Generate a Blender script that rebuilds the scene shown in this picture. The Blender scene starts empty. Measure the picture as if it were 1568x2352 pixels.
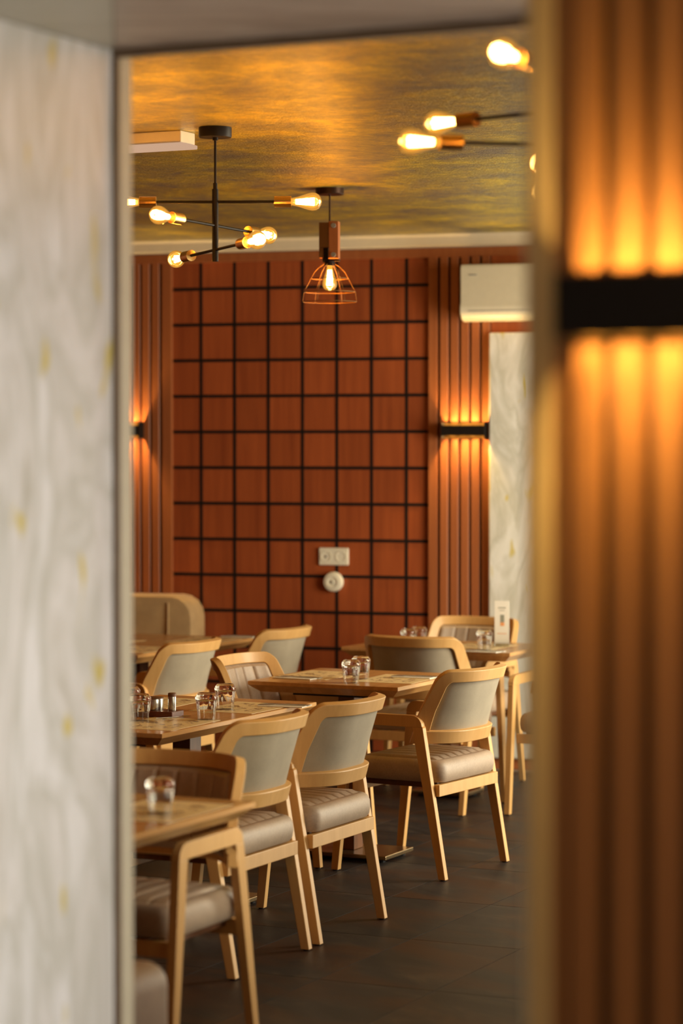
import bpy, bmesh, math, random
from mathutils import Vector, Matrix
random.seed(7)
SC = bpy.context.scene
COL = SC.collection
PI = math.pi
R = math.radians

# ------------------------------------------------------------------ camera
CAM_H, FPX = 1.75, 5850.0
PITCH = math.atan((1176 - 1024) / FPX)
cam_d = bpy.data.cameras.new('camera')
cam = bpy.data.objects.new('camera', cam_d)
COL.objects.link(cam)
cam.location = (0, 0, CAM_H)
cam.rotation_euler = (PI / 2 - PITCH, 0, 0)
cam_d.sensor_fit = 'HORIZONTAL'
cam_d.sensor_width = 24.0
cam_d.lens = FPX / 1568 * 24.0
cam_d.clip_start = 0.05
cam_d.clip_end = 60
cam_d.dof.use_dof = True
cam_d.dof.focus_distance = 9.8
cam_d.dof.aperture_fstop = 1.95
SC.camera = cam

# ------------------------------------------------------------------ colour management, world
SC.view_settings.view_transform = 'Standard'
SC.view_settings.look = 'None'
SC.view_settings.gamma = 1.0
SC.view_settings.use_curve_mapping = False
SC.view_settings.exposure = 0.0
SC.cycles.max_bounces = 8
SC.cycles.diffuse_bounces = 4
SC.cycles.glossy_bounces = 4
SC.cycles.transmission_bounces = 8
SC.cycles.transparent_max_bounces = 12
SC.cycles.caustics_reflective = False
SC.cycles.caustics_refractive = False
SC.cycles.sample_clamp_indirect = 6.0
SC.cycles.use_denoising = True
w = bpy.data.worlds.new('daylight')
SC.world = w
w.use_nodes = True
w.node_tree.nodes['Background'].inputs['Color'].default_value = (0.80, 0.90, 1.0, 1)
w.node_tree.nodes['Background'].inputs['Strength'].default_value = 1.2

# ------------------------------------------------------------------ frames of reference
YAW = R(25.5)                       # the dining room, its tables and tiles are turned by this
CE, SE = math.cos(YAW), math.sin(YAW)
def EN(e, n, z=0.0):                # room coordinates (e: to the right, n: away)
    return Vector((e * CE + n * SE, -e * SE + n * CE, z))
def toEN(x, y):
    return (x * CE - y * SE, x * SE + y * CE)
WY = R(17.6)                        # the panelled wall
WD = Vector((math.cos(WY), -math.sin(WY), 0)); WN = Vector((-math.sin(WY), -math.cos(WY), 0))
WP = Vector((-0.242, 14.14, 0))
def WALL(u, off, z):                # u along the wall, off towards the room
    return WP + WD * u + WN * off + Vector((0, 0, z))

def area_light(name, loc, direction, sx, sy, power, color, spread=None):
    d = bpy.data.lights.new(name, 'AREA'); d.shape = 'RECTANGLE'; d.size = sx; d.size_y = sy
    d.energy = power; d.color = color
    if spread: d.spread = spread
    o = bpy.data.objects.new(name, d); COL.objects.link(o); o.location = loc
    o.rotation_euler = Vector(direction).to_track_quat('-Z', 'Z').to_euler()
    return o

DAY = (1.0, 0.92, 0.70)
# daylight entering by the window openings (lights stand in the openings); the entrance fills are added
area_light('window_daylight_dining', EN(-1.56, 11.2, 1.45), tuple(EN(-1, 0)), 2.9, 1.7, 260, DAY)
area_light('window_daylight_front', EN(-1.56, 6.7, 1.45), tuple(EN(-1, 0)), 1.3, 1.6, 15, (1.0, 0.92, 0.66), R(84))
area_light('window_daylight_passage', EN(0.52, 3.98, 1.05), tuple(EN(-1, 0)), 1.1, 1.7, 27, (1.0, 0.95, 0.90), R(90))
area_light('window_daylight_entrance', EN(-0.6, -1.42, 1.5), tuple(EN(0, 1)), 2.4, 1.6, 2.0, (1.0, 0.86, 0.64))  # added fill behind the camera to brighten pillar and lintel
area_light('entrance_ceiling_lamp', EN(-0.9, 1.2, 2.86), (0, 0, -1), 0.5, 0.5, 15, (1.0, 0.55, 0.18))  # added warm fill without a fitting, tints the pillar strip and slats

# ------------------------------------------------------------------ materials
def srgb(r, g, b):
    f = lambda c: (c / 255 / 12.92) if c / 255 <= 0.04045 else ((c / 255 + 0.055) / 1.055) ** 2.4
    return (f(r), f(g), f(b), 1)
def newmat(name):
    m = bpy.data.materials.new(name); m.use_nodes = True
    nt = m.node_tree
    return m, nt, nt.nodes['Principled BSDF']
def coords(nt, scale=(1, 1, 1), rot=(0, 0, 0), kind='Object'):
    tc = nt.nodes.new('ShaderNodeTexCoord'); mp = nt.nodes.new('ShaderNodeMapping')
    mp.inputs['Scale'].default_value = scale; mp.inputs['Rotation'].default_value = rot
    nt.links.new(tc.outputs[kind], mp.inputs['Vector'])
    return mp.outputs['Vector']
def noise(nt, vec, scale, detail=4, rough=0.55, dist=0.0):
    n = nt.nodes.new('ShaderNodeTexNoise')
    n.inputs['Scale'].default_value = scale; n.inputs['Detail'].default_value = detail
    n.inputs['Roughness'].default_value = rough; n.inputs['Distortion'].default_value = dist
    nt.links.new(vec, n.inputs['Vector'])
    return n.outputs['Fac']
def ramp(nt, fac, stops):
    r = nt.nodes.new('ShaderNodeValToRGB')
    els = r.color_ramp.elements
    while len(els) < len(stops): els.new(0.5)
    for e, (p, c) in zip(els, stops): e.position = p; e.color = c
    nt.links.new(fac, r.inputs['Fac'])
    return r.outputs['Color']
def mixc(nt, a, b, fac, mode='MIX'):
    m = nt.nodes.new('ShaderNodeMix'); m.data_type = 'RGBA'; m.blend_type = mode
    for sock, v in ((m.inputs[0], fac), (m.inputs[6], a), (m.inputs[7], b)):
        if isinstance(v, (int, float)): sock.default_value = v
        elif isinstance(v, tuple): sock.default_value = v
        else: nt.links.new(v, sock)
    return m.outputs[2]
def bump(nt, b, h, strength=0.2, dist=0.01):
    n = nt.nodes.new('ShaderNodeBump'); n.inputs['Strength'].default_value = strength
    n.inputs['Distance'].default_value = dist
    nt.links.new(h, n.inputs['Height']); nt.links.new(n.outputs['Normal'], b.inputs['Normal'])
def objrand(nt):
    return nt.nodes.new('ShaderNodeObjectInfo').outputs['Random']
def plain(name, c, rough=0.5, metal=0.0, var=0.08, scale=30, bmp=0.0):
    m, nt, b = newmat(name)
    v = coords(nt)
    f = noise(nt, v, scale)
    d = tuple(x * (1 - var) for x in c[:3]) + (1,); l = tuple(min(1, x * (1 + var)) for x in c[:3]) + (1,)
    nt.links.new(ramp(nt, f, [(0.3, d), (0.7, l)]), b.inputs['Base Color'])
    b.inputs['Roughness'].default_value = rough; b.inputs['Metallic'].default_value = metal
    if bmp: bump(nt, b, f, bmp, 0.002)
    if name in ('black_powder_coat', 'black_metal_batten', 'dark_brown_metal'): b.inputs['Specular IOR Level'].default_value = 0.2
    return m
def wood(name, dark, light, rough=0.45, stretch=(14, 14, 1.2), scale=3.0, rnd=0.12, bmp=0.05):
    m, nt, b = newmat(name)
    v = coords(nt, stretch)
    add = nt.nodes.new('ShaderNodeVectorMath'); add.operation = 'ADD'
    nt.links.new(v, add.inputs[0])
    sc = nt.nodes.new('ShaderNodeMath'); sc.operation = 'MULTIPLY'; sc.inputs[1].default_value = 37.0
    rr = objrand(nt); nt.links.new(rr, sc.inputs[0]); nt.links.new(sc.outputs[0], add.inputs[1])
    f = noise(nt, add.outputs[0], scale, 6, 0.6, 0.6)
    c = ramp(nt, f, [(0.28, dark), (0.72, light)])
    hsv = nt.nodes.new('ShaderNodeHueSaturation')
    mr = nt.nodes.new('ShaderNodeMapRange'); mr.inputs['To Min'].default_value = 1 - rnd; mr.inputs['To Max'].default_value = 1 + rnd
    nt.links.new(rr, mr.inputs['Value']); nt.links.new(mr.outputs[0], hsv.inputs['Value'])
    nt.links.new(c, hsv.inputs['Color'])
    nt.links.new(hsv.outputs[0], b.inputs['Base Color'])
    b.inputs['Roughness'].default_value = rough
    if bmp: bump(nt, b, f, bmp, 0.002)
    return m
M = {}
M['beech'] = wood('beech_wood', (0.62, 0.34, 0.115, 1), (0.72, 0.42, 0.155, 1), 0.42, (9, 9, 1.0), 3.0, 0.05)
M['oak_top'] = wood('oak_table_top', (0.50, 0.25, 0.08, 1), (0.66, 0.36, 0.13, 1), 0.24, (10, 1.0, 10), 3.0, 0.06)
M['walnut'] = wood('walnut_stained_wood', (0.10, 0.035, 0.012, 1), (0.17, 0.06, 0.02, 1), 0.45)
M['veneer'] = wood('red_brown_veneer', (0.26, 0.055, 0.016, 1), (0.38, 0.088, 0.024, 1), 0.40, (16, 16, 0.9), 1.6, 0.10)
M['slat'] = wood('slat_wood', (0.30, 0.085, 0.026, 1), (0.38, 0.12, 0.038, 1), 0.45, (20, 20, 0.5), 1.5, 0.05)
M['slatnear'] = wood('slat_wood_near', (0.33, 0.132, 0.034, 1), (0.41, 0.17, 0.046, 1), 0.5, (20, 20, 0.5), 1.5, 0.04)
M['backing'] = plain('dark_felt_backing', (0.018, 0.010, 0.007, 1), 0.9)
M['batten'] = plain('black_metal_batten', (0.010, 0.006, 0.005, 1), 0.7)
M['black'] = plain('black_powder_coat', (0.010, 0.007, 0.006, 1), 0.5, 0.0)
M['darkbrown'] = plain('dark_brown_metal', (0.045, 0.020, 0.012, 1), 0.35, 0.5)
M['brass'] = plain('brushed_brass', (0.72, 0.45, 0.16, 1), 0.28, 1.0, 0.05)
M['bronze'] = plain('bronze_base_plate', (0.34, 0.24, 0.13, 1), 0.22, 0.9, 0.12, 8)
M['steel'] = plain('brushed_steel', (0.55, 0.53, 0.48, 1), 0.22, 1.0, 0.05)
M['plaster'] = plain('cream_plaster', (0.62, 0.52, 0.36, 1), 0.75, 0, 0.04, 12)
M['whiteplaster'] = plain('white_ceiling_plaster', (0.72, 0.68, 0.58, 1), 0.8, 0, 0.03, 12)
M['ochre'] = plain('ochre_pillar_paint', (0.66, 0.47, 0.22, 1), 0.7, 0, 0.04, 12)
M['darkboard'] = plain('dark_brown_board', (0.060, 0.022, 0.007, 1), 0.7)
M['cagewire'] = plain('aged_bronze_wire', (0.26, 0.13, 0.045, 1), 0.5, 0.6)
M['cornice'] = plain('white_cornice_paint', (0.72, 0.60, 0.42, 1), 0.6, 0, 0.02)
M['acwhite'] = plain('white_plastic', (0.74, 0.66, 0.50, 1), 0.4, 0, 0.02)
M['socket'] = plain('ivory_plastic', (0.80, 0.74, 0.60, 1), 0.4, 0, 0.02)
M['trim'] = plain('beige_edge_trim', (0.58, 0.52, 0.36, 1), 0.5, 0, 0.04)
M['edgebrown'] = plain('brown_edge_strip', (0.16, 0.10, 0.055, 1), 0.5)  # shade on the front of the beige trim, put into the colour
M['grey'] = plain('grey_plastic', (0.25, 0.24, 0.22, 1), 0.5)
M['napkin'] = plain('white_paper_napkin', (0.85, 0.80, 0.70, 1), 0.8, 0, 0.02)
M['leatherwood'] = plain('dark_tray', (0.12, 0.03, 0.015, 1), 0.45, 0, 0.2)
M['orangeprint'] = plain('orange_print', (0.80, 0.35, 0.14, 1), 0.6)
M['greyprint'] = plain('grey_green_print', (0.28, 0.28, 0.22, 1), 0.6)
M['rubber'] = plain('black_rubber', (0.012, 0.011, 0.011, 1), 0.8)

def fabric(name, c, rough, weave, sheen=0.3):
    m, nt, b = newmat(name)
    v = coords(nt)
    f = noise(nt, v, weave, 3, 0.7); g = noise(nt, v, 9, 3)
    base = ramp(nt, g, [(0.3, tuple(x * 0.88 for x in c) + (1,)), (0.7, tuple(min(1, x * 1.1) for x in c) + (1,))])
    dk = ramp(nt, f, [(0.3, (0.82, 0.82, 0.82, 1)), (0.7, (1.0, 1.0, 1.0, 1))])
    nt.links.new(mixc(nt, base, dk, 1.0, 'MULTIPLY'), b.inputs['Base Color'])
    b.inputs['Roughness'].default_value = rough
    b.inputs['Sheen Weight'].default_value = sheen
    bump(nt, b, f, 0.15, 0.001)
    return m
M['weave'] = fabric('beige_woven_fabric', (0.40, 0.33, 0.235), 0.9, 500)
M['tan'] = fabric('tan_upholstery', (0.56, 0.36, 0.17), 0.6, 200, 0.1)
M['leather'] = fabric('taupe_leather', (0.47, 0.345, 0.25), 0.5, 160, 0.0)

def marble():
    m, nt, b = newmat('white_veined_marble')
    v = coords(nt, (1.5, 1.5, 0.42), (0, 0, 0), 'Object')
    n1 = noise(nt, v, 2.6, 5, 0.5, 2.2)
    n2 = noise(nt, v, 7.0, 4, 0.5, 1.2)
    c1 = ramp(nt, n1, [(0.30, (0.56, 0.53, 0.44, 1)), (0.44, (0.78, 0.75, 0.69, 1)), (0.54, (0.62, 0.60, 0.52, 1)), (0.64, (0.82, 0.80, 0.75, 1))])
    c2 = ramp(nt, n2, [(0.40, (0.92, 0.92, 0.90, 1)), (0.6, (1, 1, 1, 1))])
    c = mixc(nt, c1, c2, 1.0, 'MULTIPLY')
    v2 = coords(nt, (1.0, 1.0, 0.38), (0.0, 0.0, 0), 'Object')
    n3 = noise(nt, v2, 15.0, 1, 0.3, 0.3)
    sp = ramp(nt, n3, [(0.69, (0, 0, 0, 1)), (0.75, (1, 1, 1, 1))])
    c = mixc(nt, c, (0.62, 0.50, 0.12, 1), sp)
    nt.links.new(c, b.inputs['Base Color'])
    b.inputs['Roughness'].default_value = 0.35
    return m
M['marble'] = marble()
def soffit(name, a, bb):
    m, nt, b = newmat(name)
    v = coords(nt, (1.0, 5.0, 1.0), (0, 0, -YAW), 'Object')
    n1 = noise(nt, v, 3.0, 5, 0.55, 1.0)
    nt.links.new(ramp(nt, n1, [(0.35, a), (0.65, bb)]), b.inputs['Base Color'])
    b.inputs['Roughness'].default_value = 0.45
    return m
M['soffit'] = soffit('grey_marble_soffit', (0.32, 0.24, 0.175, 1), (0.60, 0.49, 0.38, 1))
M['soffit2'] = soffit('olive_marble_soffit', (0.47, 0.43, 0.32, 1), (0.56, 0.51, 0.39, 1))

def gold_ceiling():
    m, nt, b = newmat('gold_textured_ceiling_plaster')
    v = coords(nt, (1, 1, 1), (0, 0, YAW), 'Object')
    mp = nt.nodes.new('ShaderNodeMapping'); mp.inputs['Scale'].default_value = (1.0, 1.0, 1.0)
    nt.links.new(v, mp.inputs['Vector'])
    big = noise(nt, mp.outputs[0], 3.5, 6, 0.62, 0.5)
    mid = noise(nt, mp.outputs[0], 26.0, 4, 0.7, 0.4)
    fine = noise(nt, mp.outputs[0], 120.0, 4, 0.7, 0.3)
    add = nt.nodes.new('ShaderNodeMath'); add.operation = 'MULTIPLY_ADD'; add.inputs[1].default_value = 0.6
    nt.links.new(mid, add.inputs[0]); nt.links.new(big, add.inputs[2])
    add2 = nt.nodes.new('ShaderNodeMath'); add2.operation = 'MULTIPLY_ADD'; add2.inputs[1].default_value = 0.35
    nt.links.new(fine, add2.inputs[0]); nt.links.new(add.outputs[0], add2.inputs[2])
    c = ramp(nt, add2.outputs[0], [(0.82, (0.20, 0.18, 0.15, 1)), (0.97, (0.42, 0.34, 0.10, 1)), (1.10, (0.76, 0.58, 0.06, 1))])
    c.node.color_ramp.elements[0].position = 0.40; c.node.color_ramp.elements[1].position = 0.50; c.node.color_ramp.elements[2].position = 0.60
    half = nt.nodes.new('ShaderNodeMath'); half.operation = 'DIVIDE'; half.inputs[1].default_value = 1.95
    nt.links.new(add2.outputs[0], half.inputs[0]); nt.links.new(half.outputs[0], c.node.inputs['Fac'])
    nt.links.new(c, b.inputs['Base Color'])
    b.inputs['Metallic'].default_value = 0.55
    b.inputs['Roughness'].default_value = 0.34
    mixh = nt.nodes.new('ShaderNodeMath'); mixh.operation = 'MULTIPLY_ADD'; mixh.inputs[1].default_value = 2.0
    nt.links.new(mid, mixh.inputs[0]); nt.links.new(fine, mixh.inputs[2])
    bump(nt, b, mixh.outputs[0], 0.55, 0.008)
    return m
M['gold'] = gold_ceiling()

def floor_mat():
    m, nt, b = newmat('slate_floor_tile')
    v = coords(nt, (1, 1, 1), (0, 0, YAW), 'Object')
    add = nt.nodes.new('ShaderNodeVectorMath'); add.operation = 'ADD'
    sc = nt.nodes.new('ShaderNodeMath'); sc.operation = 'MULTIPLY'; sc.inputs[1].default_value = 11.0
    nt.links.new(objrand(nt), sc.inputs[0]); nt.links.new(v, add.inputs[0]); nt.links.new(sc.outputs[0], add.inputs[1])
    st = nt.nodes.new('ShaderNodeMapping'); st.inputs['Scale'].default_value = (1.0, 2.2, 1.0)
    nt.links.new(add.outputs[0], st.inputs['Vector'])
    n1 = noise(nt, st.outputs[0], 3.2, 7, 0.62, 0.8)
    n2 = noise(nt, st.outputs[0], 1.7, 4, 0.5, 0.4)
    c1 = ramp(nt, n1, [(0.35, (0.010, 0.010, 0.012, 1)), (0.55, (0.025, 0.022, 0.022, 1)), (0.70, (0.062, 0.045, 0.034, 1))])
    c2 = ramp(nt, n2, [(0.45, (0, 0, 0, 1)), (0.62, (0.8, 0.8, 0.8, 1))])
    nt.links.new(mixc(nt, c1, (0.048, 0.018, 0.007, 1), c2), b.inputs['Base Color'])
    b.inputs['Roughness'].default_value = 0.5
    b.inputs['Specular IOR Level'].default_value = 0.25
    bump(nt, b, n1, 0.12, 0.004)
    return m
M['tile'] = floor_mat()
M['grout'] = plain('pale_grout', (0.30, 0.25, 0.20, 1), 0.8)

def placemat_mat():
    m, nt, b = newmat('printed_paper_placemat')
    v = coords(nt, (1, 1, 1))
    n1 = noise(nt, v, 26, 3, 0.7, 0.8)
    ink = ramp(nt, n1, [(0.53, (0, 0, 0, 1)), (0.58, (1, 1, 1, 1))])
    sx = nt.nodes.new('ShaderNodeSeparateXYZ'); nt.links.new(v, sx.inputs[0])
    def inside(out, lim):
        a = nt.nodes.new('ShaderNodeMath'); a.operation = 'ABSOLUTE'; nt.links.new(out, a.inputs[0])
        l = nt.nodes.new('ShaderNodeMath'); l.operation = 'LESS_THAN'; l.inputs[1].default_value = lim
        nt.links.new(a.outputs[0], l.inputs[0]); return l.outputs[0]
    mu = nt.nodes.new('ShaderNodeMath'); mu.operation = 'MULTIPLY'
    nt.links.new(inside(sx.outputs[0], 0.095), mu.inputs[0]); nt.links.new(inside(sx.outputs[1], 0.145), mu.inputs[1])
    mask = nt.nodes.new('ShaderNodeMath'); mask.operation = 'MULTIPLY'
    nt.links.new(mu.outputs[0], mask.inputs[0]); nt.links.new(ink, mask.inputs[1])
    nt.links.new(mixc(nt, (0.92, 0.72, 0.38, 1), (0.26, 0.14, 0.06, 1), mask.outputs[0]), b.inputs['Base Color'])
    b.inputs['Roughness'].default_value = 0.38
    return m
M['placemat'] = placemat_mat()

def glass_mat(name, tint, rough=0.0, clear=0.86):
    m = bpy.data.materials.new(name); m.use_nodes = True; nt = m.node_tree; nt.nodes.clear()
    out = nt.nodes.new('ShaderNodeOutputMaterial')
    tr = nt.nodes.new('ShaderNodeBsdfTransparent'); tr.inputs['Color'].default_value = tint
    gl = nt.nodes.new('ShaderNodeBsdfGlossy'); gl.inputs['Roughness'].default_value = rough
    fr = nt.nodes.new('ShaderNodeFresnel'); fr.inputs['IOR'].default_value = 1.5
    mp = nt.nodes.new('ShaderNodeMath'); mp.operation = 'MULTIPLY_ADD'; mp.inputs[1].default_value = 1.5; mp.inputs[2].default_value = 1 - clear - 0.06
    nt.links.new(fr.outputs[0], mp.inputs[0])
    mx = nt.nodes.new('ShaderNodeMixShader')
    nt.links.new(mp.outputs[0], mx.inputs[0]); nt.links.new(tr.outputs[0], mx.inputs[1]); nt.links.new(gl.outputs[0], mx.inputs[2])
    nt.links.new(mx.outputs[0], out.inputs['Surface'])
    return m
M['pane'] = glass_mat('window_glass', (0.95, 0.97, 0.97, 1))
M['acrylic'] = glass_mat('clear_acrylic', (0.85, 0.88, 0.85, 1), 0.05, 0.75)
def real_glass():
    m, nt, b = newmat('tumbler_glass')
    b.inputs['Base Color'].default_value = (0.97, 0.97, 0.95, 1)
    b.inputs['Roughness'].default_value = 0.02
    b.inputs['Transmission Weight'].default_value = 1.0
    b.inputs['IOR'].default_value = 1.48
    return m
M['glass'] = real_glass()
def bulb_glass():
    m = bpy.data.materials.new('amber_lamp_glass'); m.use_nodes = True; nt = m.node_tree; nt.nodes.clear()
    out = nt.nodes.new('ShaderNodeOutputMaterial')
    tr = nt.nodes.new('ShaderNodeBsdfTransparent'); tr.inputs['Color'].default_value = (1.0, 0.74, 0.30, 1)
    em = nt.nodes.new('ShaderNodeEmission'); em.inputs['Color'].default_value = (1.0, 0.42, 0.055, 1); em.inputs['Strength'].default_value = 1.7
    gl = nt.nodes.new('ShaderNodeBsdfGlossy'); gl.inputs['Roughness'].default_value = 0.03
    m1 = nt.nodes.new('ShaderNodeMixShader'); m1.inputs[0].default_value = 0.45
    nt.links.new(tr.outputs[0], m1.inputs[1]); nt.links.new(em.outputs[0], m1.inputs[2])
    fr = nt.nodes.new('ShaderNodeFresnel'); fr.inputs['IOR'].default_value = 1.45
    m2 = nt.nodes.new('ShaderNodeMixShader')
    nt.links.new(fr.outputs[0], m2.inputs[0]); nt.links.new(m1.outputs[0], m2.inputs[1]); nt.links.new(gl.outputs[0], m2.inputs[2])
    nt.links.new(m2.outputs[0], out.inputs['Surface'])
    return m
M['bulbglass'] = bulb_glass()
def emis(name, c, s):
    m = bpy.data.materials.new(name); m.use_nodes = True; nt = m.node_tree; nt.nodes.clear()
    out = nt.nodes.new('ShaderNodeOutputMaterial'); em = nt.nodes.new('ShaderNodeEmission')
    em.inputs['Color'].default_value = c; em.inputs['Strength'].default_value = s
    nt.links.new(em.outputs[0], out.inputs['Surface']); return m
M['filament'] = emis('glowing_filament', (1.0, 0.76, 0.44, 1), 60)
M['led'] = emis('glowing_lens', (1.0, 0.55, 0.14, 1), 9)
M['tube'] = emis('dim_diffuser', (1.0, 0.62, 0.40, 1), 0.6)

# ------------------------------------------------------------------ mesh helpers
class MB:
    def __init__(s): s.v = []; s.f = []
    def add(s, vs, fs, mat=None):
        k = len(s.v)
        s.v += [Vector(p) if mat is None else mat @ Vector(p) for p in vs]
        s.f += [tuple(i + k for i in f) for f in fs]
    def box(s, x0, x1, y0, y1, z0, z1, mat=None):
        s.add([(x0, y0, z0), (x1, y0, z0), (x1, y1, z0), (x0, y1, z0), (x0, y0, z1), (x1, y0, z1), (x1, y1, z1), (x0, y1, z1)],
              [(0, 3, 2, 1), (4, 5, 6, 7), (0, 1, 5, 4), (1, 2, 6, 5), (2, 3, 7, 6), (3, 0, 4, 7)], mat)
    def cboxat(s, c, sx, sy, sz, mat=None):
        s.box(c[0] - sx / 2, c[0] + sx / 2, c[1] - sy / 2, c[1] + sy / 2, c[2] - sz / 2, c[2] + sz / 2, mat)
    def rings(s, rings, cap0=True, cap1=True, closed=False):
        n = len(rings[0]); k = len(s.v)
        for r in rings: s.v += [Vector(p) for p in r]
        m = len(rings)
        for i in range(m if closed else m - 1):
            a, b = k + i * n, k + ((i + 1) % m) * n
            for j in range(n): s.f.append((a + j, a + (j + 1) % n, b + (j + 1) % n, b + j))
        if not closed:
            if cap0: s.f.append(tuple(k + j for j in reversed(range(n))))
            if cap1: s.f.append(tuple(k + (m - 1) * n + j for j in range(n)))
    def lathe(s, prof, seg=24, mat=None, cap0=True, cap1=True):
        rs = []
        for r, z in prof:
            ring = [Vector((r * math.cos(2 * PI * j / seg), r * math.sin(2 * PI * j / seg), z)) for j in range(seg)]
            rs.append([mat @ p if mat is not None else p for p in ring])
        s.rings(rs, cap0, cap1)
    def cyl(s, a, b, r, seg=14, r2=None):
        a, b = Vector(a), Vector(b); q = (b - a).to_track_quat('Z', 'Y').to_matrix().to_4x4()
        s.lathe([(r, 0), (r if r2 is None else r2, (b - a).length)], seg, Matrix.Translation(a) @ q)
    def tube(s, pts, r, seg=8, closed=False):
        pts = [Vector(p) for p in pts]; n = len(pts); rs = []
        for i, p in enumerate(pts):
            if closed: d = pts[(i + 1) % n] - pts[i - 1]
            else: d = pts[min(i + 1, n - 1)] - pts[max(i - 1, 0)]
            d.normalize()
            up = Vector((0, 0, 1)) if abs(d.z) < 0.9 else Vector((1, 0, 0))
            a = d.cross(up).normalized(); b = a.cross(d)
            rs.append([p + a * r * math.cos(2 * PI * j / seg) + b * r * math.sin(2 * PI * j / seg) for j in range(seg)])
        s.rings(rs, closed=closed)
    def prism(s, poly, z0, z1, mat=None):
        n = len(poly)
        s.add([(x, y, z0) for x, y in poly] + [(x, y, z1) for x, y in poly],
              [tuple(reversed(range(n))), tuple(range(n, 2 * n))] + [(j, (j + 1) % n, n + (j + 1) % n, n + j) for j in range(n)], mat)
    def mesh(s, name):
        me = bpy.data.meshes.new(name); me.from_pydata(s.v, [], s.f)
        bm = bmesh.new(); bm.from_mesh(me); bmesh.ops.recalc_face_normals(bm, faces=bm.faces); bm.to_mesh(me); bm.free()
        return me
    def build(s, name, mat, parent=None, smooth=False, bevel=0.0, seg=2):
        me = s.mesh(name); me.materials.append(mat)
        if smooth:
            me.shade_smooth() if hasattr(me, 'shade_smooth') else None
            try: me.set_sharp_from_angle(angle=R(38))
            except Exception: pass
        o = bpy.data.objects.new(name, me); COL.objects.link(o)
        if parent: o.parent = parent
        if bevel:
            md = o.modifiers.new('bevel', 'BEVEL'); md.width = bevel; md.segments = seg; md.limit_method = 'ANGLE'; md.angle_limit = R(30)
            md.harden_normals = False
        return o
def tag(o, label=None, cat=None, group=None, kind=None):
    if label: o['label'] = label
    if cat: o['category'] = cat
    if group: o['group'] = group
    if kind: o['kind'] = kind
    return o
def empty(name, loc=(0, 0, 0), rz=0.0):
    o = bpy.data.objects.new(name, None); COL.objects.link(o)
    o.location = loc; o.rotation_euler = (0, 0, rz); o.empty_display_size = 0.1
    return o
def thing(name, label, cat, loc=(0, 0, 0), rz=0.0, group=None):
    return tag(empty(name, loc, rz), label, cat, group)
def structure(name, loc=(0, 0, 0), rz=0.0):
    return tag(empty(name, loc, rz), kind='structure')
def dup(root, loc, rz, label, group=None):
    c = root.copy(); COL.objects.link(c); c.location = loc; c.rotation_euler = (0, 0, rz)
    c['label'] = label
    if group: c['group'] = group
    for ch in list(root.children):
        k = ch.copy(); COL.objects.link(k); k.parent = c
        for g in list(ch.children):
            h = g.copy(); COL.objects.link(h); h.parent = k
    return c
def rounded_rect(a, b, r, n=5):
    pts = []
    for cx, cy, a0 in ((a - r, b - r, 0), (-a + r, b - r, 90), (-a + r, -b + r, 180), (a - r, -b + r, 270)):
        for i in range(n + 1):
            t = R(a0 + 90 * i / n); pts.append((cx + r * math.cos(t), cy + r * math.sin(t)))
    return pts
def px(x, y, h):                    # where a line of sight of the photograph meets the height h
    s, c = math.sin(PITCH), math.cos(PITCH)
    dx = (x - 784) / FPX; dz = -(y - 1176) / FPX
    d = Vector((dx, c + dz * s, -s + dz * c))
    t = (h - CAM_H) / d.z
    return Vector((d.x * t, d.y * t, h))

# ================================================================== SETTING
# ---- floor
fl = structure('floor')
mb = MB(); mb.prism([tuple(EN(*p)[:2]) for p in ((-9, 4.66), (-1.4, 4.66), (-1.4, 15.5), (-9, 15.5))], -0.06, -0.002)
mb.build('floor_bed', M['grout'], fl)
mb = MB(); mb.prism([tuple(EN(*p)[:2]) for p in ((-4.5, -1.6), (2.2, -1.6), (2.2, 4.655), (-4.5, 4.655))], -0.06, 0.0)
mb.build('entrance_floor', M['tile'], fl)
TE, TN, TG = 0.417, 0.75, 0.004
mb = MB(); mb.box(-TE / 2 + TG / 2, TE / 2 - TG / 2, -TN / 2 + TG / 2, TN / 2 - TG / 2, -0.012, 0.0)
tile_me = mb.mesh('tile'); tile_me.materials.append(M['tile'])
for i in range(-14, 7):
    for j in range(-6, 8):
        e, n = -4.068 + (i + 0.5) * TE, 8.975 + (j + 0.5) * TN
        if e > -1.5 or e < -8.9 or n < 4.7: continue
        p = EN(e, n)
        if (p - WP).dot(WN) < 0.30 or p.x < -2.6 or p.x > 2.9: continue
        o = bpy.data.objects.new('tile', tile_me); COL.objects.link(o); o.parent = fl
        o.location = (p.x, p.y, 0); o.rotation_euler = (0, 0, -YAW)
# ---- dining ceiling
ce = structure('ceiling')
mb = MB(); mb.prism([tuple(EN(*p)[:2]) for p in ((-9, 4.74), (-1.4, 4.74), (-1.4, 15.5), (-9, 15.5))], 2.9, 2.98)
mb.build('gold_plaster', M['gold'], ce)
mb = MB(); mb.prism([tuple(EN(*p)[:2]) for p in ((-4.5, -1.6), (2.2, -1.6), (2.2, 3.9), (-4.5, 3.9))], 2.9, 2.98)
mb.build('entrance_ceiling', M['whiteplaster'], ce)
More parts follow.
